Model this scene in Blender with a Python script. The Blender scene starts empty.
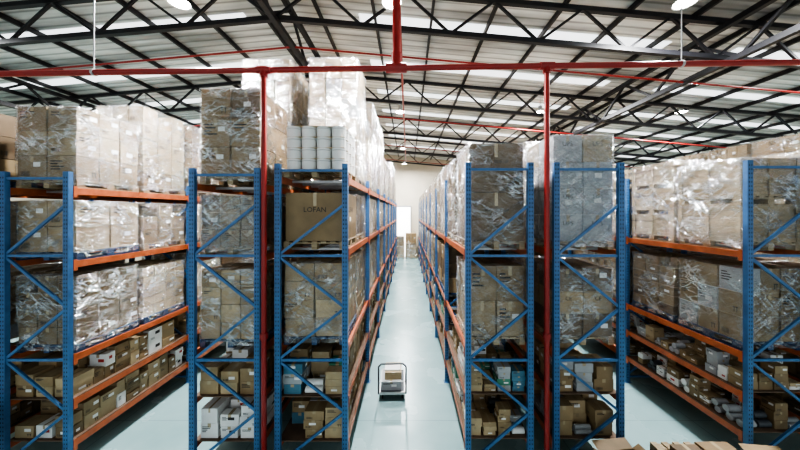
import bpy, math, random
from mathutils import Vector, Matrix
R = random.Random(7)
scene = bpy.context.scene

# ------------------------------------------------------------------ materials
MAT = {}
def new_mat(name):
    m = bpy.data.materials.new(name); m.use_nodes = True
    nt = m.node_tree; b = nt.nodes['Principled BSDF']
    MAT[name] = m
    return m, nt, b
def simple(name, col, rough=0.6, metal=0.0, var=0.12, scale=6.0, objrand=0.0, bump=0.0, stretch=(1,1,1)):
    m, nt, b = new_mat(name)
    N, L = nt.nodes, nt.links
    tc = N.new('ShaderNodeTexCoord'); mp = N.new('ShaderNodeMapping'); mp.inputs['Scale'].default_value = stretch
    L.new(tc.outputs['Object'], mp.inputs['Vector'])
    no = N.new('ShaderNodeTexNoise'); no.inputs['Scale'].default_value = scale; no.inputs['Detail'].default_value = 4
    L.new(mp.outputs['Vector'], no.inputs['Vector'])
    mr = N.new('ShaderNodeMapRange'); mr.inputs[1].default_value=.25; mr.inputs[2].default_value=.75
    mr.inputs[3].default_value = 1-var; mr.inputs[4].default_value = 1+var
    L.new(no.outputs[0], mr.inputs[0])
    last = mr.outputs[0]
    if objrand > 0:
        oi = N.new('ShaderNodeObjectInfo'); m2 = N.new('ShaderNodeMapRange')
        m2.inputs[3].default_value = 1-objrand; m2.inputs[4].default_value = 1+objrand
        L.new(oi.outputs['Random'], m2.inputs[0])
        mu = N.new('ShaderNodeMath'); mu.operation='MULTIPLY'
        L.new(last, mu.inputs[0]); L.new(m2.outputs[0], mu.inputs[1]); last = mu.outputs[0]
    vm = N.new('ShaderNodeVectorMath'); vm.operation='SCALE'; vm.inputs[0].default_value = col[:3]
    L.new(last, vm.inputs['Scale']); L.new(vm.outputs[0], b.inputs['Base Color'])
    b.inputs['Roughness'].default_value = rough; b.inputs['Metallic'].default_value = metal
    if bump>0:
        bp = N.new('ShaderNodeBump'); bp.inputs['Strength'].default_value=bump; bp.inputs['Distance'].default_value=0.02
        L.new(no.outputs[0], bp.inputs['Height']); L.new(bp.outputs[0], b.inputs['Normal'])
    return m
simple('card1',(0.29,0.21,0.115),.6,objrand=.22,var=.15,scale=4)
simple('card2',(0.22,0.152,0.08),.6,objrand=.22,var=.15,scale=4)
simple('card3',(0.40,0.305,0.18),.6,objrand=.18,var=.15,scale=4)
simple('card4',(0.135,0.092,0.052),.6,objrand=.2,var=.15,scale=4)
simple('tape',(0.42,0.34,0.22),.25)
simple('ink',(0.03,0.027,0.025),.6)
simple('paper',(0.75,0.75,0.73),.6,var=.05)
simple('wood',(0.34,0.265,0.165),.75,var=.3,scale=5,stretch=(1,8,8))
simple('ply',(0.33,0.255,0.16),.65,var=.2,scale=4,stretch=(1,1,6))
simple('bluepal',(0.03,0.07,0.15),.5)
simple('rackblue',(0.055,0.145,0.30),.35,var=.2)
simple('rackorange',(0.45,0.12,0.045),.4,var=.22)
simple('hole',(0.01,0.015,0.03),.8)
simple('galv',(0.45,0.46,0.46),.4,metal=.7)
simple('deck',(0.14,0.09,0.06),.8,var=.2)
simple('redpipe',(0.28,0.02,0.016),.3,var=.1)
simple('steelblack',(0.012,0.012,0.015),.5,var=.2)
simple('pail',(0.66,0.67,0.66),.4,var=.06)
simple('green',(0.07,0.24,0.16),.5); simple('cyan',(0.08,0.18,0.25),.5); simple('redbox',(0.45,0.05,0.04),.5)
simple('greybox',(0.34,0.35,0.36),.5); simple('darkbox',(0.05,0.055,0.065),.5)
simple('rubber',(0.015,0.015,0.015),.7)
simple('wallmat',(0.52,0.47,0.38),.7,var=.06,scale=.8)
simple('doorwhite',(0.85,0.85,0.82),.5,var=.03)

def film(name, lo, hi, white, glo=.6):
    m, nt, b = new_mat(name); N,L = nt.nodes, nt.links
    out = [n for n in N if n.type=='OUTPUT_MATERIAL'][0]; N.remove(b)
    tc = N.new('ShaderNodeTexCoord'); oi = N.new('ShaderNodeObjectInfo')
    ad = N.new('ShaderNodeVectorMath'); ad.operation='ADD'
    sc = N.new('ShaderNodeVectorMath'); sc.operation='SCALE'; sc.inputs[0].default_value=(9,7,5); L.new(oi.outputs['Random'], sc.inputs['Scale'])
    L.new(tc.outputs['Object'], ad.inputs[0]); L.new(sc.outputs[0], ad.inputs[1])
    def mth(op,a,b_):
        q=N.new('ShaderNodeMath'); q.operation=op
        for i,v in enumerate((a,b_)):
            if isinstance(v,(int,float)): q.inputs[i].default_value=v
            else: L.new(v,q.inputs[i])
        return q.outputs[0]
    def streak(rot,zs,scale,dist,wid=.045):
        mp = N.new('ShaderNodeMapping'); mp.inputs['Rotation'].default_value=rot
        L.new(ad.outputs[0], mp.inputs['Vector'])
        m2 = N.new('ShaderNodeMapping'); m2.inputs['Scale'].default_value=(1,1,zs); L.new(mp.outputs[0],m2.inputs['Vector'])
        n = N.new('ShaderNodeTexNoise'); n.inputs['Scale'].default_value=scale; n.inputs['Detail'].default_value=4; n.inputs['Roughness'].default_value=.55; n.inputs['Distortion'].default_value=dist
        L.new(m2.outputs[0], n.inputs['Vector'])
        a2=mth('ABSOLUTE',mth('SUBTRACT',n.outputs[0],.5),0)
        r=N.new('ShaderNodeMapRange'); r.inputs[1].default_value=0; r.inputs[2].default_value=wid; r.inputs[3].default_value=1; r.inputs[4].default_value=0
        L.new(a2,r.inputs[0]); return r.outputs[0], n.outputs[0]
    r1,n1=streak((0.55,0.5,0),5.5,1.2,.3,.04); r2,n2=streak((-0.6,-0.55,0),5,1.1,.3,.04); r3,n3=streak((0.03,-.04,0),8,1.1,.2)
    s = mth('MAXIMUM',mth('MAXIMUM',r1,r2),mth('MULTIPLY',r3,.8))
    big = N.new('ShaderNodeTexNoise'); big.inputs['Scale'].default_value=1.9; big.inputs['Detail'].default_value=2; L.new(ad.outputs[0],big.inputs['Vector'])
    bm = N.new('ShaderNodeMapRange'); bm.inputs[1].default_value=.40; bm.inputs[2].default_value=.58; bm.inputs[3].default_value=.15; L.new(big.outputs[0],bm.inputs[0])
    fac0 = mth('MULTIPLY',s,bm.outputs[0])
    mr = N.new('ShaderNodeMapRange'); mr.inputs[3].default_value=lo; mr.inputs[4].default_value=hi; L.new(fac0, mr.inputs[0])
    hgt = mth('ADD', mth('ADD',n1,n2), mth('MULTIPLY',s,.12))
    bp = N.new('ShaderNodeBump'); bp.inputs['Strength'].default_value=1.0; bp.inputs['Distance'].default_value=.16
    L.new(hgt, bp.inputs['Height'])
    gl = N.new('ShaderNodeBsdfGlossy'); gl.inputs['Color'].default_value=(.95,.98,1,1); gl.inputs['Roughness'].default_value=.11; L.new(bp.outputs[0],gl.inputs['Normal'])
    df = N.new('ShaderNodeBsdfDiffuse'); df.inputs['Color'].default_value=(white,white,white*1.03,1); L.new(bp.outputs[0],df.inputs['Normal'])
    m1 = N.new('ShaderNodeMixShader'); m1.inputs[0].default_value=glo; L.new(df.outputs[0],m1.inputs[1]); L.new(gl.outputs[0],m1.inputs[2])
    tr = N.new('ShaderNodeBsdfTransparent'); mix = N.new('ShaderNodeMixShader')
    L.new(mr.outputs[0], mix.inputs[0]); L.new(tr.outputs[0], mix.inputs[1]); L.new(m1.outputs[0], mix.inputs[2])
    L.new(mix.outputs[0], out.inputs['Surface'])
film('film',0.09,0.85,.55,.85)
film('filmw',0.26,0.85,.5,.75)

def emis(name,col,s,base=None):
    m, nt, b = new_mat(name); b.inputs['Base Color'].default_value=(*(base or col),1)
    b.inputs['Emission Color'].default_value=(*col,1); b.inputs['Emission Strength'].default_value=s
emis('lampglow',(1,.98,.92),30); emis('skylight',(.93,.97,1),1.25,(.3,.3,.3)); emis('daylight_door',(1,1,.97),1.8)

# floor
m, nt, b = new_mat('floor_paint'); N,L=nt.nodes,nt.links
tc=N.new('ShaderNodeTexCoord'); no=N.new('ShaderNodeTexNoise'); no.inputs['Scale'].default_value=.7; no.inputs['Detail'].default_value=6
L.new(tc.outputs['Object'],no.inputs['Vector'])
cr=N.new('ShaderNodeValToRGB'); cr.color_ramp.elements[0].position=.3; cr.color_ramp.elements[1].position=.7
cr.color_ramp.elements[0].color=(.23,.36,.365,1); cr.color_ramp.elements[1].color=(.31,.45,.455,1)
L.new(no.outputs[0],cr.inputs[0])
br=N.new('ShaderNodeTexBrick'); br.offset=0; br.inputs['Scale'].default_value=1; br.inputs['Brick Width'].default_value=3.2; br.inputs['Row Height'].default_value=3.2
br.inputs['Mortar Size'].default_value=.008; br.inputs['Color1'].default_value=(1,1,1,1); br.inputs['Color2'].default_value=(1,1,1,1); br.inputs['Mortar'].default_value=(.7,.7,.7,1)
L.new(tc.outputs['Object'],br.inputs['Vector'])
mm=N.new('ShaderNodeMix'); mm.data_type='RGBA'; mm.blend_type='MULTIPLY'; mm.inputs[0].default_value=1
L.new(cr.outputs[0],mm.inputs[6]); L.new(br.outputs[0],mm.inputs[7]); L.new(mm.outputs[2],b.inputs['Base Color'])
mr=N.new('ShaderNodeMapRange'); mr.inputs[3].default_value=.16; mr.inputs[4].default_value=.36; L.new(no.outputs[0],mr.inputs[0]); L.new(mr.outputs[0],b.inputs['Roughness'])

# roof sheet
m, nt, b = new_mat('roof_sheet'); N,L=nt.nodes,nt.links
tc=N.new('ShaderNodeTexCoord'); wv=N.new('ShaderNodeTexWave'); wv.bands_direction='Y'; wv.inputs['Scale'].default_value=1.0; wv.inputs['Distortion'].default_value=0
L.new(tc.outputs['Object'],wv.inputs['Vector'])
no=N.new('ShaderNodeTexNoise'); no.inputs['Scale'].default_value=.6; no.inputs['Detail'].default_value=6; mp=N.new('ShaderNodeMapping'); mp.inputs['Scale'].default_value=(.35,2.2,1)
L.new(tc.outputs['Object'],mp.inputs[0]); L.new(mp.outputs[0],no.inputs['Vector'])
cr=N.new('ShaderNodeValToRGB'); cr.color_ramp.elements[0].position=.36; cr.color_ramp.elements[1].position=.60
cr.color_ramp.elements[0].color=(.30,.31,.305,1); cr.color_ramp.elements[1].color=(.85,.86,.83,1)
L.new(no.outputs[0],cr.inputs[0])
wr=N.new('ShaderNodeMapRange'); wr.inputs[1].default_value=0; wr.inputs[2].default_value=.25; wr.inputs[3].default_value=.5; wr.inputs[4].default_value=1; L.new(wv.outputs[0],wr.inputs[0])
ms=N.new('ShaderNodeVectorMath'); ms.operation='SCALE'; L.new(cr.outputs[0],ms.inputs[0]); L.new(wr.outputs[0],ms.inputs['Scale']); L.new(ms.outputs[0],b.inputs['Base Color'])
bp=N.new('ShaderNodeBump'); bp.inputs['Strength'].default_value=.8; bp.inputs['Distance'].default_value=.05; L.new(wv.outputs[0],bp.inputs['Height']); L.new(bp.outputs[0],b.inputs['Normal'])
b.inputs['Roughness'].default_value=.4; b.inputs['Metallic'].default_value=.1

# ------------------------------------------------------------------ mesh accumulator
class Acc:
    def __init__(s): s.v=[]; s.f=[]; s.m=[]; s.sm=[]
    def add(s,vs,fs,mat,smooth=False):
        o=len(s.v); s.v+= [tuple(v) for v in vs]
        for f in fs: s.f.append(tuple(i+o for i in f)); s.m.append(mat); s.sm.append(smooth)
    def box(s,c,d,mat,rz=0.0):
        cx,cy,cz=c; sx,sy,sz=d[0]/2,d[1]/2,d[2]/2; ca,sa=math.cos(rz),math.sin(rz); vs=[]
        for z in(-sz,sz):
            for x,y in((-sx,-sy),(sx,-sy),(sx,sy),(-sx,sy)):
                vs.append((cx+x*ca-y*sa, cy+x*sa+y*ca, cz+z))
        s.add(vs,[(3,2,1,0),(4,5,6,7),(0,1,5,4),(1,2,6,5),(2,3,7,6),(3,0,4,7)],mat)
    def bar(s,p,q,w,h,mat):
        p=Vector(p);q=Vector(q);d=(q-p).normalized()
        up=Vector((0,0,1)) if abs(d.z)<.95 else Vector((0,1,0))
        a=d.cross(up).normalized(); b=a.cross(d).normalized(); vs=[]
        for e in(p,q):
            for i,j in((-1,-1),(1,-1),(1,1),(-1,1)): vs.append(e+a*(w/2*i)+b*(h/2*j))
        s.add(vs,[(3,2,1,0),(4,5,6,7),(0,1,5,4),(1,2,6,5),(2,3,7,6),(3,0,4,7)],mat)
    def tube(s,p,q,r,mat,n=10,r2=None,cap=True):
        p=Vector(p);q=Vector(q);d=(q-p).normalized(); r2=r if r2 is None else r2
        up=Vector((0,0,1)) if abs(d.z)<.95 else Vector((0,1,0))
        a=d.cross(up).normalized(); b=a.cross(d).normalized(); vs=[]
        for e,rr in((p,r),(q,r2)):
            for i in range(n):
                t=2*math.pi*i/n; vs.append(e+a*math.cos(t)*rr+b*math.sin(t)*rr)
        s.add(vs,[(i,i+n,(i+1)%n+n,(i+1)%n) for i in range(n)],mat,True)
        if cap:
            s.add(vs[:n],[tuple(range(n))],mat); s.add(vs[n:],[tuple(reversed(range(n)))],mat)
    def quad(s,pts,mat): s.add(pts,[(0,1,2,3)],mat)
    def torus(s,c,axis,R0,r,mat,n=32,k=8):
        c=Vector(c); ax=Vector(axis).normalized(); u=ax.orthogonal().normalized(); w=ax.cross(u); vs=[];fs=[]
        for i in range(n):
            t=2*math.pi*i/n; dr=u*math.cos(t)+w*math.sin(t)
            for j in range(k):
                p=2*math.pi*j/k; vs.append(c+dr*(R0+r*math.cos(p))+ax*(r*math.sin(p)))
        for i in range(n):
            for j in range(k): fs.append((i*k+j,((i+1)%n)*k+j,((i+1)%n)*k+(j+1)%k,i*k+(j+1)%k))
        s.add(vs,fs,mat,True)
    def mesh(s,name):
        me=bpy.data.meshes.new(name); me.from_pydata(s.v,[],s.f)
        used=sorted(set(s.m)); ix={k:i for i,k in enumerate(used)}
        for k in used: me.materials.append(MAT[k])
        me.polygons.foreach_set('material_index',[ix[k] for k in s.m]); me.polygons.foreach_set('use_smooth',s.sm)
        me.update(); return me
    def obj(s,name,loc=(0,0,0),rz=0):
        return place(name,s.mesh(name),loc,rz)
def place(name,me,loc=(0,0,0),rz=0):
    o=bpy.data.objects.new(name,me); scene.collection.objects.link(o); o.location=loc; o.rotation_euler=(0,0,rz); return o

_tc={}
def text_geo(t):
    if t in _tc: return _tc[t]
    cu=bpy.data.curves.new('t','FONT'); cu.body=t; cu.size=1; cu.align_x='CENTER'; cu.resolution_u=2
    o=bpy.data.objects.new('t',cu); scene.collection.objects.link(o)
    dg=bpy.context.evaluated_depsgraph_get(); me=bpy.data.meshes.new_from_object(o.evaluated_get(dg))
    r=([tuple(v.co) for v in me.vertices],[tuple(p.vertices) for p in me.polygons])
    bpy.data.objects.remove(o); bpy.data.curves.remove(cu); bpy.data.meshes.remove(me); _tc[t]=r; return r
def text(acc,t,c,size,face='-y',mat='ink'):
    vs,fs=text_geo(t); out=[]
    for x,y,_ in vs:
        if face=='-y': out.append((c[0]+x*size,c[1],c[2]+y*size))
        elif face=='+x': out.append((c[0],c[1]+x*size,c[2]+y*size))
        else: out.append((c[0],c[1]-x*size,c[2]+y*size))
    acc.add(out,fs,mat)

# ------------------------------------------------------------------ goods
def pallet(acc,w,l,mat='wood',z=0,cx=0,cy=0):
    for i in range(3):
        x=cx+(-w/2+.05)+(w-.1)*i/2
        for j in range(3):
            y=cy+(-l/2+.07)+(l-.14)*j/2
            acc.box((x,y,z+.065),(.1,.14,.085),mat)
        acc.box((x,cy,z+.011),(.1,l,.022),mat)
    for j in range(3):
        acc.box((cx,cy-l/2+.07+(l-.14)*j/2,z+.1165),(w,.12,.02),mat)
    for i in range(7):
        acc.box((cx-w/2+.05+(w-.1)*i/6,cy,z+.138),(.1,l,.02),mat)
PH=.15
def fquad(acc,face,c,u0,v0,u1,v1,mat):
    x,y,z=c
    if face=='-y': P=[(x+u0,y,z+v0),(x+u1,y,z+v0),(x+u1,y,z+v1),(x+u0,y,z+v1)]
    elif face=='+x': P=[(x,y+u0,z+v0),(x,y+u1,z+v0),(x,y+u1,z+v1),(x,y+u0,z+v1)]
    else: P=[(x,y-u0,z+v0),(x,y-u1,z+v0),(x,y-u1,z+v1),(x,y-u0,z+v1)]
    acc.quad(P,mat)
def printing(acc,face,c,w,h,rng):
    k=rng.choice('LLAB'); m='ink'
    if k=='L':
        u=-w*.4; v=h*.3
        for i in range(rng.choice((2,3,4))):
            fquad(acc,face,c,u,v-h*.05,u+w*rng.uniform(.2,.5),v,m); v-=h*.11
    elif k=='A':
        for u in(w*.22,w*.34):
            fquad(acc,face,c,u-.006,-h*.35,u+.006,-h*.15,m); fquad(acc,face,c,u-.02,-h*.17,u+.02,-h*.13,m)
    else:
        u=-w*.38
        while u<-w*.08:
            t=rng.uniform(.003,.01); fquad(acc,face,c,u,-h*.35,u+t,-h*.15,m); u+=t+rng.uniform(.006,.012)
def carton(acc,c,d,mat,rng,txt=None,rz=0,lab=.25,ts=.6):
    acc.box(c,d,mat,rz)
    x,y,z=c; sx,sy,sz=d[0]/2,d[1]/2,d[2]/2; e=.0025
    if rz==0:
        if d[0]>.16:
            tw=.03 if d[0]>.3 else .018
            acc.quad([(x-tw,y-sy,z+sz+e),(x+tw,y-sy,z+sz+e),(x+tw,y+sy,z+sz+e),(x-tw,y+sy,z+sz+e)],'tape')
            for s in(-1,1):
                p=[(x-tw,y+s*(sy+e),z+sz-.0),(x+tw,y+s*(sy+e),z+sz),(x+tw,y+s*(sy+e),z+sz*.45),(x-tw,y+s*(sy+e),z+sz*.45)]
                acc.quad(p if s>0 else p[::-1],'tape')
        lm = 'paper'
        if mat in('paper','pail'): lm=rng.choice(('redbox','ink'))
        faces=(('-y',(x,y-sy-e*1.5,z),2*sx),('+x',(x+sx+e*1.5,y,z),2*sy),('-x',(x-sx-e*1.5,y,z),2*sy))
        if rng.random()<lab:
            for f,cc,w in faces:
                lw,lh=min(.13,w*.35),min(.085,sz*.5); u=rng.uniform(-.05,.3)*w; v=rng.uniform(-.2,.4)*sz
                if f!='-y' or rng.random()<.7: fquad(acc,f,cc,u-lw/2,v-lh/2,u+lw/2,v+lh/2,lm)
        if d[0]>.2 and not txt and rng.random()<.6:
            for f,cc,w in faces: printing(acc,f,cc,w,2*sz,rng)
        if txt:
            for f,cc,w in faces:
                s=min(w/(len(txt)*.62)*ts,d[2]*.25)
                text(acc,txt,(cc[0],cc[1],z+sz*.2),s,f)
def filmshell(acc,w,l,z0,z1,mat,rng,bul=.02):
    pts=[]; r=.05; n=8
    for (ax,ay,bx,by) in((-1,-1,1,-1),(1,-1,1,1),(1,1,-1,1),(-1,1,-1,-1)):
        A=Vector((ax*w/2,ay*l/2)); B=Vector((bx*w/2,by*l/2)); d=(B-A).normalized(); nn=Vector((d.y,-d.x))
        A2=A+d*r; B2=B-d*r
        for i in range(n+1): pts.append((A2.lerp(B2,i/n),nn))
        c=B-d*r*.3+Vector((-nn.x,-nn.y))*r*.3
        pts.append((c,(nn+d).normalized()))
    P=len(pts); nz=max(4,int((z1-z0)/.13)); vs=[];fs=[]
    for k in range(nz+1):
        z=z0+(z1-z0)*k/nz
        for p,nn in pts:
            o=rng.uniform(0.0,bul)+.008
            vs.append((p.x+nn.x*o,p.y+nn.y*o,z+(rng.uniform(-.02,.02) if 0<k<nz else rng.uniform(-.01,.01))))
    for k in range(nz):
        for i in range(P):
            fs.append((k*P+i,k*P+(i+1)%P,(k+1)*P+(i+1)%P,(k+1)*P+i))
    o=len(vs)
    for p,nn in pts: vs.append((p.x*.72,p.y*.72,z1+.012+rng.uniform(0,.01)))
    for i in range(P): fs.append((nz*P+i,nz*P+(i+1)%P,o+(i+1)%P,o+i))
    acc.add(vs,fs,mat,True)
def load(h,nx=3,ny=3,nz=4,mats=('card1','card2'),fm='film',seed=0,txt=None,w=1.1,l=1.2,palm='wood',top_missing=.12,lab=.3,ts=.6):
    rng=random.Random(seed); a=Acc(); pallet(a,w+.02,l,palm)
    g=.01; H=h-PH; bw,bl,bh=w/nx,l/ny,H/nz; base=rng.choice(mats)
    if nx*ny<3: top_missing=0
    for k in range(nz):
        lay=rng.choice(mats) if rng.random()<.3 else base
        for i in range(nx):
            for j in range(ny):
                if k==nz-1 and rng.random()<top_missing: continue
                if 0<i<nx-1 and 0<j<ny-1 and k<nz-2: continue
                mt=lay if rng.random()<.75 else rng.choice(mats)
                jx,jy=rng.uniform(-.01,.01),rng.uniform(-.01,.01)
                carton(a,(-w/2+bw*(i+.5)+jx,-l/2+bl*(j+.5)+jy,PH+bh*(k+.5)),(bw-g-.014,bl-g-.014,bh-g),mt,rng,txt,0,lab,ts)
    if fm: filmshell(a,w+.02,l+.02,.05,h+.005,fm,rng)
    return a.mesh('pallet_load')
def crates(h,n,seed,txt=None,w=1.1,l=1.2,fm='film'):
    rng=random.Random(seed); a=Acc(); z=0
    for k in range(n):
        pallet(a,w,l,'wood',z); z+=PH; H=h/n-PH-.01
        a.box((0,0,z+H/2),(w-.06,l-.06,H),'ply')
        for s in(-1,1):
            for zz in(z+.04,z+H-.04,z+H/2):
                a.box((0,s*(l/2-.018),zz),(w,.024,.075),'wood'); a.box((s*(w/2-.018),0,zz),(.024,l-.07,.075),'wood')
            for t in(-.5,0,.5):
                a.box((t*(w-.08),s*(l/2-.0),z+H/2),(.075,.016,H),'wood'); a.box((s*(w/2+.0),t*(l-.08),z+H/2),(.016,.075,H),'wood')
        if txt:
            text(a,txt,(-.27,-l/2-.01,z+H*.65),.07,'-y'); text(a,txt,(-w/2-.012,.27,z+H*.65),.07,'-x')
        a.box((0,0,z+H+.004),(w,l,.012),'ply')
        z+=H+.01
    if fm: filmshell(a,w+.06,l+.06,.05,z+.01,fm,rng)
    return a.mesh('crate_stack')
def pails(h,seed,w=1.12,l=1.18):
    rng=random.Random(seed); a=Acc(); pallet(a,w,l,'wood'); z=PH; nz=4; bh=(h-PH)/nz; r=w/8
    for k in range(nz):
        for i in range(4):
            for j in range(4):
                x=-w/2+r+i*2*r; y=-l/2+r+j*(l-2*r)/3; z0=PH+k*bh
                a.tube((x,y,z0),(x,y,z0+bh-.05),r*.92,'paper',16,r*.97)
                a.tube((x,y,z0+bh-.055),(x,y,z0+bh-.04),r*.9,'greybox',16)
                a.tube((x,y,z0+bh-.04),(x,y,z0+bh-.006),r*.985,'paper',16)
        a.box((0,0,z0+bh-.004),(w-.03,l-.03,.006),'card3')
    return a.mesh('pail_pallet')
VAR=[dict(nx=2,ny=3,mats=('card1','card2')),dict(nx=3,ny=3,mats=('card3','card1'),fm='filmw'),dict(nx=2,ny=2,mats=('card2','card4'),txt='FRAGILE'),dict(nx=3,ny=4,mats=('card1','card3')),dict(nx=1,ny=2,mats=('card1','card4'),palm='bluepal'),dict(nx=3,ny=2,mats=('card3','card2','greybox'))]
def SH(n,over={},**k): return [load(seed=100*n+i,**{**k,**v,**over.get(i,{})}) for i,v in enumerate(VAR)]
low=SH(1,{2:dict(fm=None),5:dict(nz=2)},h=1.1,nz=3); mid=SH(2,{4:dict(fm=None,nz=3),5:dict(nz=5)},h=1.42,nz=4); tall=SH(3,h=2.0,nz=5); xt=SH(4,h=2.95,nz=7)
NAME='shrink_wrapped_carton_pallet'

# ------------------------------------------------------------------ racks
Y0=5.07; BAY=2.8; NB=8
BEAM_H=.12
def rack(name,xl,xr,H,levels,nb=NB):
    a=Acc(); p=.1
    for k in range(nb+1):
        y=Y0+BAY*k
        for x in(xl,xr):
            a.box((x,y,H/2),(p,.075,H),'rackblue'); a.box((x,y,.006),(.16,.14,.012),'rackblue')
            if k<2:
                z=.12
                while z<H-.05:
                    for dx in(-.022,.022):
                        Yf=y-.0385
                        a.quad([(x+dx-.009,Yf,z),(x+dx+.009,Yf,z),(x+dx+.006,Yf,z+.03),(x+dx-.006,Yf,z+.03)],'hole')
                    z+=.075
        z=.2; s=0; st=.93
        a.bar((xl,y,.15),(xr,y,.15),.035,.045,'rackblue'); a.bar((xl,y,H-.12),(xr,y,H-.12),.035,.045,'rackblue')
        while z+st<H-.1:
            q=((xl,y,z),(xr,y,z+st)) if s==0 else ((xr,y,z),(xl,y,z+st))
            a.bar(q[0],q[1],.035,.045,'rackblue'); z+=st; s^=1
            if s==0: a.bar((xl,y,z),(xr,y,z),.035,.045,'rackblue')
        for k2,zl in enumerate(levels):
            for x in(xl,xr):
                for dy in(-.07,.07):
                    if (k==0 and dy<0) or (k==nb and dy>0): continue
                    a.box((x+(.052 if x==xr else -.052)*1,y+dy,zl-.01),(.012,.06,.2),'rackorange')
    for zl in levels:
        for k in range(nb):
            ya=Y0+BAY*k+.04; yb=ya+BAY-.08
            for x in(xl,xr): a.box((x,(ya+yb)/2,zl),(.05,yb-ya,BEAM_H),'rackorange')
            if zl<1.7: a.box(((xl+xr)/2,(ya+yb)/2,zl+BEAM_H/2+.009),(xr-xl+.04,yb-ya-.02,.018),'deck')
            else:
                for t in(.2,.4,.6,.8): a.box(((xl+xr)/2,ya+(yb-ya)*t,zl+.02),(xr-xl-.05,.04,.05),'galv')
    return a.obj(name)
def shelf_goods(name,xl,xr,zl,clear,mats,seed,nb=NB,fill=.8,hmin=.1,hmax=.33,ymax=.4,y00=Y0,rolls=0.0,rows=3,stack=(1,2,2,3,3)):
    rng=random.Random(seed); a=Acc(); z0=zl+BEAM_H/2+.018; W=xr-xl-.06
    for k in range(nb):
        for r in range(rows):
            y=y00+BAY*k+.1; x=xl+.03+W*(r+.5)/rows
            while True:
                ln=rng.uniform(.16,ymax)
                if y+ln>y00+BAY*(k+1)-.1: break
                if rng.random()<rolls:
                    rr=rng.uniform(.04,.07); mt=rng.choice(('paper','greybox','card3','darkbox'))
                    for q in range(int(ln/(2*rr))):
                        a.tube((x-W/rows*.42,y+rr+q*2*rr,z0+rr),(x+W/rows*.42,y+rr+q*2*rr,z0+rr),rr*.97,mt,10)
                        if q%2==0 and y+3*rr+q*2*rr<y+ln: a.tube((x-W/rows*.4,y+2*rr+q*2*rr,z0+rr*2.72),(x+W/rows*.4,y+2*rr+q*2*rr,z0+rr*2.72),rr*.97,mt,10)
                elif rng.random()<fill:
                    z=z0; n=rng.choice(stack); hh=rng.uniform(hmin,hmax); mt=rng.choice(mats)
                    for q in range(n):
                        if z+hh>zl+clear-.12: break
                        wd=W/rows*rng.uniform(.78,.97)
                        carton(a,(x+rng.uniform(-.01,.01),y+ln/2,z+hh/2),(wd,ln-.012,hh-.004),mt if rng.random()<.8 else rng.choice(mats),rng,None,0 ,.6)
                        z+=hh
                y+=ln+(rng.uniform(.02,.12) if rng.random()<.15 else .004)
    return a.obj(name)

RK={
'A':(-7.2,-6.07,5.42,[5.08,3.75,2.05,1.25,.5]),
'B':(-3.84,-2.68,5.48,[5.15,3.85,2.15,1.3,.5]),
'C':(-2.32,-1.12,5.56,[5.28,3.95,2.2,1.3,.5]),
'D':(1.07,2.18,5.58,[3.95,2.2,1.35,.55]),
'E':(2.64,3.79,5.58,[3.95,2.2,1.35,.55]),
'F':(6.07,7.25,5.62,[3.93,2.1,1.38,.66]),
'G':(7.65,8.8,5.62,[3.93,2.1,1.38,.66]),
'L':(-8.8,-7.65,5.42,[5.08,3.75,2.05,1.25,.5]),
'H':(11.1,12.25,5.6,[3.93,2.1,.66]),
}
cards=['card1','card2','card3','card3','card1']
mixes={'A':cards+cards+['paper'],'B':cards+['paper'],'C':cards+cards+['green','cyan','greybox'],'D':cards+['green','cyan','greybox','darkbox','paper'],
'E':cards+['card4','greybox'],'F':cards+['paper','paper','greybox'],'G':cards,'L':cards,'H':cards}
def slot(key,bay,s):
    xl,xr,_,_=RK[key]; return (xl+xr)/2, Y0+BAY*bay+(.74 if s==0 else 2.06)
special={}
def put(key,lv,bay,s,me,name=NAME):
    x,y=slot(key,bay,s); z=RK[key][3][lv]+BEAM_H/2+.001
    special[(key,lv,bay,s)]=1
    place(name,me,(x,y,z))

# ---- hand-placed front loads
put('A',0,0,0,load(1.5,2,3,3,('card1','card3'),seed=1,lab=.5))
put('A',0,0,1,load(2.0,3,3,5,('card3','card1'),seed=2))
put('A',1,0,0,load(1.1,2,2,2,('card1',),seed=3,palm='bluepal',lab=.6))
put('A',1,0,1,load(1.1,2,3,3,('card1','card3'),seed=4))
put('A',2,0,0,load(1.42,3,3,4,('card1','card2'),seed=5,palm='bluepal',lab=.5))
put('A',2,0,1,load(1.3,2,4,5,('card3','card1'),seed=6,palm='bluepal'))
put('B',0,0,0,load(1.75,2,2,3,('card4','card2'),seed=7,lab=.5,top_missing=0))
put('B',0,0,1,load(3.0,3,3,6,('card1','greybox'),'filmw',seed=8,top_missing=0))
put('B',1,0,0,load(1.1,3,3,3,('card1','card2'),'filmw',seed=9))
put('B',2,0,0,load(1.42,3,3,4,('card1','card3'),'film',seed=10,palm='bluepal'))
put('C',0,0,0,pails(.95,11),'pail_pallet')
put('C',0,0,1,load(2.9,3,3,6,('greybox','card3'),'filmw',seed=12,top_missing=0))
put('C',1,0,0,load(1.05,1,1,1,('card2',),None,seed=13,txt='LOFAN',ts=.38))
put('C',1,0,1,load(1.1,2,2,2,('card4',),seed=14))
put('C',2,0,0,load(1.5,2,3,4,('card1','card3'),'film',seed=15,palm='bluepal',lab=.4))
put('D',0,0,0,load(1.95,1,1,2,('card2','card4'),'film',seed=16,txt='THIS SIDE UP',w=1.02))
put('D',0,0,1,load(1.9,2,2,3,('card1','card4'),seed=17))
put('D',1,0,0,load(1.45,2,2,2,('card2','card1'),'film',seed=18,w=1.02))
put('E',0,0,0,load(2.1,2,2,4,('greybox','card3'),'filmw',seed=19,txt='UPS',top_missing=0,ts=.8))
put('E',0,0,1,load(2.3,2,2,4,('card1','greybox'),'filmw',seed=20,txt='UPS'))
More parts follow.
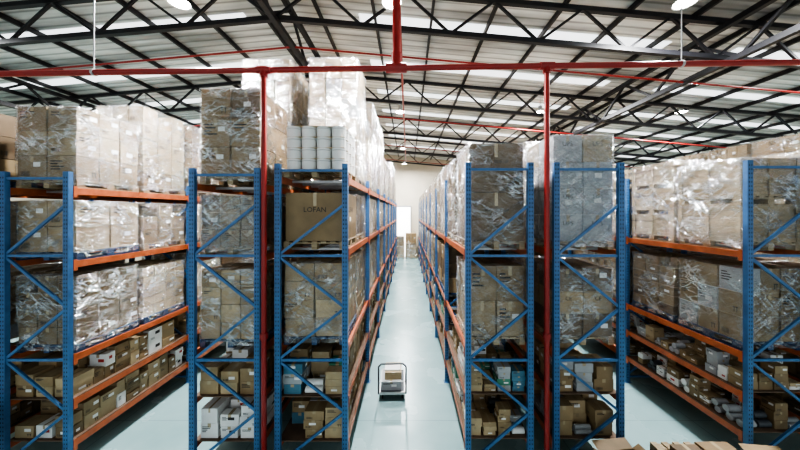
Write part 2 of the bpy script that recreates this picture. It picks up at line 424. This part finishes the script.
put('E',1,0,0,load(1.4,2,2,3,('card4','card1'),'film',seed=21,txt='CE'))
cr1=crates(1.9,3,22,'HANDLE WITH CARE'); cr2=crates(1.7,2,23,'NO. 12')
for b_ in range(4):
    for s_ in(0,1): put('F',0,b_,s_,cr1 if (b_+s_)%2 else cr2,'wooden_crate_stack')
put('F',1,0,0,load(1.5,3,3,3,('greybox','card1'),'film',seed=24,palm='bluepal'))
put('F',1,0,1,load(1.45,4,3,6,('card4','card2'),'film',seed=25,palm='bluepal'))

for key,(xl,xr,H,lv) in RK.items():
    nb=NB
    rack('pallet_rack',xl,xr,H,lv)
    for li,zl in enumerate(lv):
        if zl<1.7:
            nxt=lv[li-1]; last = li==len(lv)-1
            mx=mixes[key]
            if key=='B' and last: mx=['paper','paper','paper','card3']
            fine = key in 'FD'
            shelf_goods('shelf_of_small_cartons',xl,xr,zl,nxt-zl,mx,ord(key)*10+li,fill=.96,
                        hmin=.06 if fine else .13,hmax=.17 if fine else .28,ymax=.3 if fine else .38,
                        rolls=.2 if fine else .06, rows=4 if fine else 3, stack=(1,2,2,3,3) if key=='F' else (1,2,3,3,4))
            continue
        topmost = li==0
        for b_ in range(nb):
            for s in(0,1):
                if (key,li,b_,s) in special: continue
                if R.random()<(.04 if topmost else .06): continue
                if topmost: pool = tall+xt[:3] if key in 'BC' else (tall if key!='A' else tall+mid)
                else:
                    gap=lv[li-1]-zl-.12
                    pool = mid if gap>1.5 else low
                if topmost and key=='L' and b_<3: pool=mid[:1]+mid[3:]
                x,y=slot(key,b_,s); nm=NAME
                me=R.choice(pool)
                if key in 'GH' and topmost and R.random()<.5: me=R.choice((cr1,cr2)); nm='wooden_crate_stack'
                if key=='H' and topmost and b_ in(1,2): me=R.choice((xt[0],xt[3])); nm=NAME
                place(nm,me,(x,y,zl+BEAM_H/2+.001))

# ------------------------------------------------------------------ room shell
XW=22; YB=30.2; YF=-8; RX=-3.4
def rz(x): return 10.9-.09*abs(x-RX)
a=Acc(); a.box((0,(YB+YF)/2,-.1),(2*XW,YB-YF,.2),'floor_paint'); a.obj('floor')
a=Acc()
for x0,x1 in((-XW,RX),(RX,XW)):
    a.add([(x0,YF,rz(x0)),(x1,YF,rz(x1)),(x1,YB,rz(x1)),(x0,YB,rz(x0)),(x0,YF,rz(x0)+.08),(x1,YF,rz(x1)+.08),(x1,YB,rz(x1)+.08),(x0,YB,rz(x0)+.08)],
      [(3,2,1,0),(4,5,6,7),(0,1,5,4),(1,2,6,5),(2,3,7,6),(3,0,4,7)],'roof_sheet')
a.obj('ceiling')
n=0
for yy in(2.4,8.6,11.2,13.9,16.6,19.3,22,25):
    for x0,x1 in((-19,-5),(-1.5,8),(10,20)):
        n+=1; a=Acc()
        a.add([(x0,yy,rz(x0)-.02),(x1,yy,rz(x1)-.02),(x1,yy+.45,rz(x1)-.02),(x0,yy+.45,rz(x0)-.02)],[(3,2,1,0)],'skylight')
        a.obj('window_%d'%n)
a=Acc(); a.add([(-XW,YB,0),(XW,YB,0),(XW,YB,rz(XW)),(RX,YB,rz(RX)),(-XW,YB,rz(-XW)),(-XW,YB+.2,0),(XW,YB+.2,0),(XW,YB+.2,rz(XW)),(RX,YB+.2,rz(RX)),(-XW,YB+.2,rz(-XW))],
  [(0,1,2,3,4),(9,8,7,6,5)],'wallmat'); a.obj('wall_back')
for s,nm in((-1,'wall_left'),(1,'wall_right')):
    a=Acc(); a.box((s*(XW+.1),(YB+YF)/2,rz(s*XW)/2),(.2,YB-YF,rz(s*XW)),'wallmat'); a.obj(nm)
YD=YB-.02
a=Acc(); a.box((-.5,YD-.05,2.6),(1.5,.08,5.2),'daylight_door')
for i in range(12): a.box((-.5,YD-.1,.3+i*.42),(1.5,.03,.025),'doorwhite')
for s in(-1,1): a.box((-.5+s*.8,YD-.06,2.65),(.1,.1,5.3),'greybox')
a.box((-.5,YD-.06,5.3),(1.7,.1,.15),'greybox')
a.obj('door_1')
for x,m1,m2,h in((-.95,low[3],low[0],1.12),(.3,mid[3],low[2],1.45),(1.55,low[0],low[1],1.12)):
    place(NAME,m1,(x,YB-1.1,0)); place(NAME,m2,(x,YB-1.1,h))

# trusses
for yT in(7.4,12.4,17.4,22.4,27.4):
    a=Acc()
    for x0,x1 in((-XW,RX),(RX,XW)):
        a.bar((x0,yT,rz(x0)-.2),(x1,yT,rz(x1)-.2),.12,.12,'steelblack'); a.bar((x0,yT,rz(x0)-1.15),(x1,yT,rz(x1)-1.15),.12,.12,'steelblack')
    x=-XW+.1; s=0
    while x<XW-1.2:
        z0=rz(x)-(.2 if s else 1.15); z1=rz(x+1.15)-(1.15 if s else .2)
        a.bar((x,yT,z0),(x+1.15,yT,z1),.06,.06,'steelblack'); x+=1.15; s^=1
    a.obj('roof_truss')
a=Acc()
x=-XW+.6
while x<XW:
    a.bar((x,YF,rz(x)-.09),(x,YB-.05,rz(x)-.09),.07,.14,'steelblack'); x+=1.7
a.obj('roof_purlins')
for gx in(RX,8.2,-14.5):
    a=Acc(); zt,zb=rz(gx)-.35,rz(gx)-1.3
    a.bar((gx,YF,zt),(gx,YB-.05,zt),.14,.14,'steelblack'); a.bar((gx,YF,zb),(gx,YB-.05,zb),.14,.14,'steelblack')
    y=YF; s=0
    while y<YB-1.4:
        a.bar((gx,y,zt if s else zb),(gx,y+1.25,zb if s else zt),.07,.07,'steelblack'); y+=1.25; s^=1
    a.obj('roof_girder')

# sprinkler pipes
a=Acc(); YP=4.93
def zp(x): return 7.2+.0145*x
a.tube((-12,YP,zp(-12)),(12,YP,zp(12)),.05,'redpipe',14)
for x in(-7.42,-2.5,2.41,7.45):
    a.tube((x,YP,0),(x,YP,zp(x)),.045,'redpipe',14)
    for z in(.02,2.5,zp(x)-.12): a.tube((x,YP,z),(x,YP,z+.1),.065,'redpipe',14)
    a.tube((x-.12,YP,zp(x)),(x+.12,YP,zp(x)),.066,'redpipe',14)
for x in(-5.45,4.75): 
    a.tube((x,YP,zp(x)),(x,YP,rz(x)-.1),.009,'galv',6); a.tube((x-.02,YP,zp(x)),(x+.02,YP,zp(x)),.06,'galv',12)
a.tube((-.2,YP,zp(0)),(-.2,YP,rz(0)-.1),.07,'redpipe',14); a.tube((-.38,YP,zp(0)),(-.02,YP,zp(0)),.085,'redpipe',14); a.tube((-.2,YP,zp(0)),(-.2,YP,zp(0)+.25),.09,'redpipe',14)
for y in(8.4,14,20,25.5):
    for x0,x1 in((-XW+.5,RX),(RX,XW-.5)):
        a.tube((x0,y,rz(x0)-1.32),(x1,y,rz(x1)-1.32),.03,'redpipe',8)
a.tube((-.2,YP,rz(0)-1.32),(-.2,25.5,rz(0)-1.32),.04,'redpipe',10)
a.obj('sprinkler_pipework')

# fire hose reel
a=Acc(); c=(-7.3,4.62,1.05)
a.torus(c,(0,1,0),.36,.03,'redpipe'); a.torus((c[0],c[1]+.16,c[2]),(0,1,0),.36,.03,'redpipe')
for k in range(3): a.torus((c[0],c[1]+.04+.04*k,c[2]),(0,1,0),.25,.03,'rubber',24,6)
a.tube((c[0],c[1]-.03,c[2]),(c[0],c[1]+.2,c[2]),.06,'galv')
for k in range(6):
    t=k*math.pi/3; a.bar(c,(c[0]+.36*math.cos(t),c[1],c[2]+.36*math.sin(t)),.03,.03,'redpipe')
a.box((c[0],c[1]+.14,.5),(.06,.05,1.0),'redpipe')
a.obj('fire_hose_reel')

# high bay lamps
for lx in(-12,-5,-.35,6.05,12.5):
    for ly in(6.2,13,20.5,27):
        zt=rz(lx); z=9.25
        a=Acc(); a.tube((0,0,.25),(0,0,zt-z-.02),.012,'galv',6); a.tube((0,0,.12),(0,0,.3),.09,'galv',12)
        a.tube((0,0,0),(0,0,.14),.22,'galv',20,.09,cap=False); a.tube((0,0,.02),(0,0,.03),.2,'lampglow',20)
        o=a.obj('high_bay_lamp',(lx,ly,z))
        ld=bpy.data.lights.new('lamp','AREA'); ld.shape='DISK'; ld.size=.38; ld.energy=640; ld.color=(.97,.985,1)
        lo=bpy.data.objects.new('light',ld); scene.collection.objects.link(lo); lo.parent=o; lo.location=(0,0,-.01)

# platform trolley
a=Acc()
a.box((0,.5,.2),(.62,.98,.035),'darkbox')
for s in(-1,1): a.box((s*.31,.5,.2),(.03,1.0,.06),'galv')
for s in(0,1): a.box((0,s*1.0,.2),(.65,.03,.06),'galv')
for x in(-.25,.25):
    for y in(.12,.88):
        a.tube((x-.02,y,.075),(x+.02,y,.075),.075,'rubber',16); a.box((x,y,.15),(.06,.05,.06),'galv')
for s in(-1,1):
    a.tube((s*.34,0,.19),(s*.34,-.03,.88),.02,'darkbox',10)
    a.tube((s*.34,-.03,.88),(s*.27,-.035,.95),.02,'darkbox',10)
a.tube((-.27,-.035,.95),(.27,-.035,.95),.02,'darkbox',10)
a.tube((-.34,-.015,.5),(.34,-.015,.5),.012,'galv',8)
rng=random.Random(3)
carton(a,(-.03,.4,.2175+.11),(.5,.6,.22),'greybox',rng); carton(a,(.02,.42,.4375+.09),(.42,.5,.18),'card3',rng)
a.box((.0,.4,.6325),(.4,.3,.03),'paper')
a.obj('platform_trolley',(-.39,7.05,0),rz=.03)

# foreground stacks of pallets / open cartons
a=Acc()
for k in range(6): pallet(a,1.2,1.0,'wood',z=k*.15)
carton(a,(.25,.1,.9+.06),(.5,.5,.12),'card2',rng); carton(a,(-.3,.05,.9+.08),(.4,.4,.16),'card4',rng)
a.obj('stack_of_wooden_pallets',(4.6,4.2,0))
def opencarton(w,l,h,mt='card1'):
    a=Acc(); t=.012
    a.box((0,0,t/2),(w,l,t),mt)
    for s in(-1,1):
        a.box((s*(w/2-t/2),0,h/2),(t,l,h),mt); a.box((0,s*(l/2-t/2),h/2),(w-2*t,t,h),mt)
        a.bar((s*w/2,0,h),(s*(w/2+.1),0,h+.06),l,.008,mt)
        p=Vector((0,s*l/2,h)); q=Vector((0,s*(l/2+.15),h+.05))
        a.add([(-w/2,p.y,p.z),(w/2,p.y,p.z),(w/2,q.y,q.z),(-w/2,q.y,q.z)],[(0,1,2,3)],mt)
    return a.mesh('open_carton')
place('open_carton',opencarton(.6,.5,.9,'card2'),(3.35,4.3,0),.1)
place('open_carton',opencarton(.6,.5,.8),(5.75,4.3,0),-.1)

# ------------------------------------------------------------------ world + camera
w=bpy.data.worlds.new('World'); scene.world=w; w.use_nodes=True
w.node_tree.nodes['Background'].inputs[0].default_value=(.91,.96,1,1); w.node_tree.nodes['Background'].inputs[1].default_value=.85
cd=bpy.data.cameras.new('camera'); cam=bpy.data.objects.new('camera',cd); scene.collection.objects.link(cam)
cam.location=(0,0,4.7); cam.rotation_euler=(math.pi/2,0,0)
cd.sensor_width=36; cd.lens=284/800*36; cd.shift_x=-8/800; cd.shift_y=-13/800; cd.clip_start=.05
scene.camera=cam
scene.view_settings.view_transform='AgX'
try: scene.view_settings.look='AgX - High Contrast'
except Exception as e: print(e)
scene.view_settings.exposure=0.35
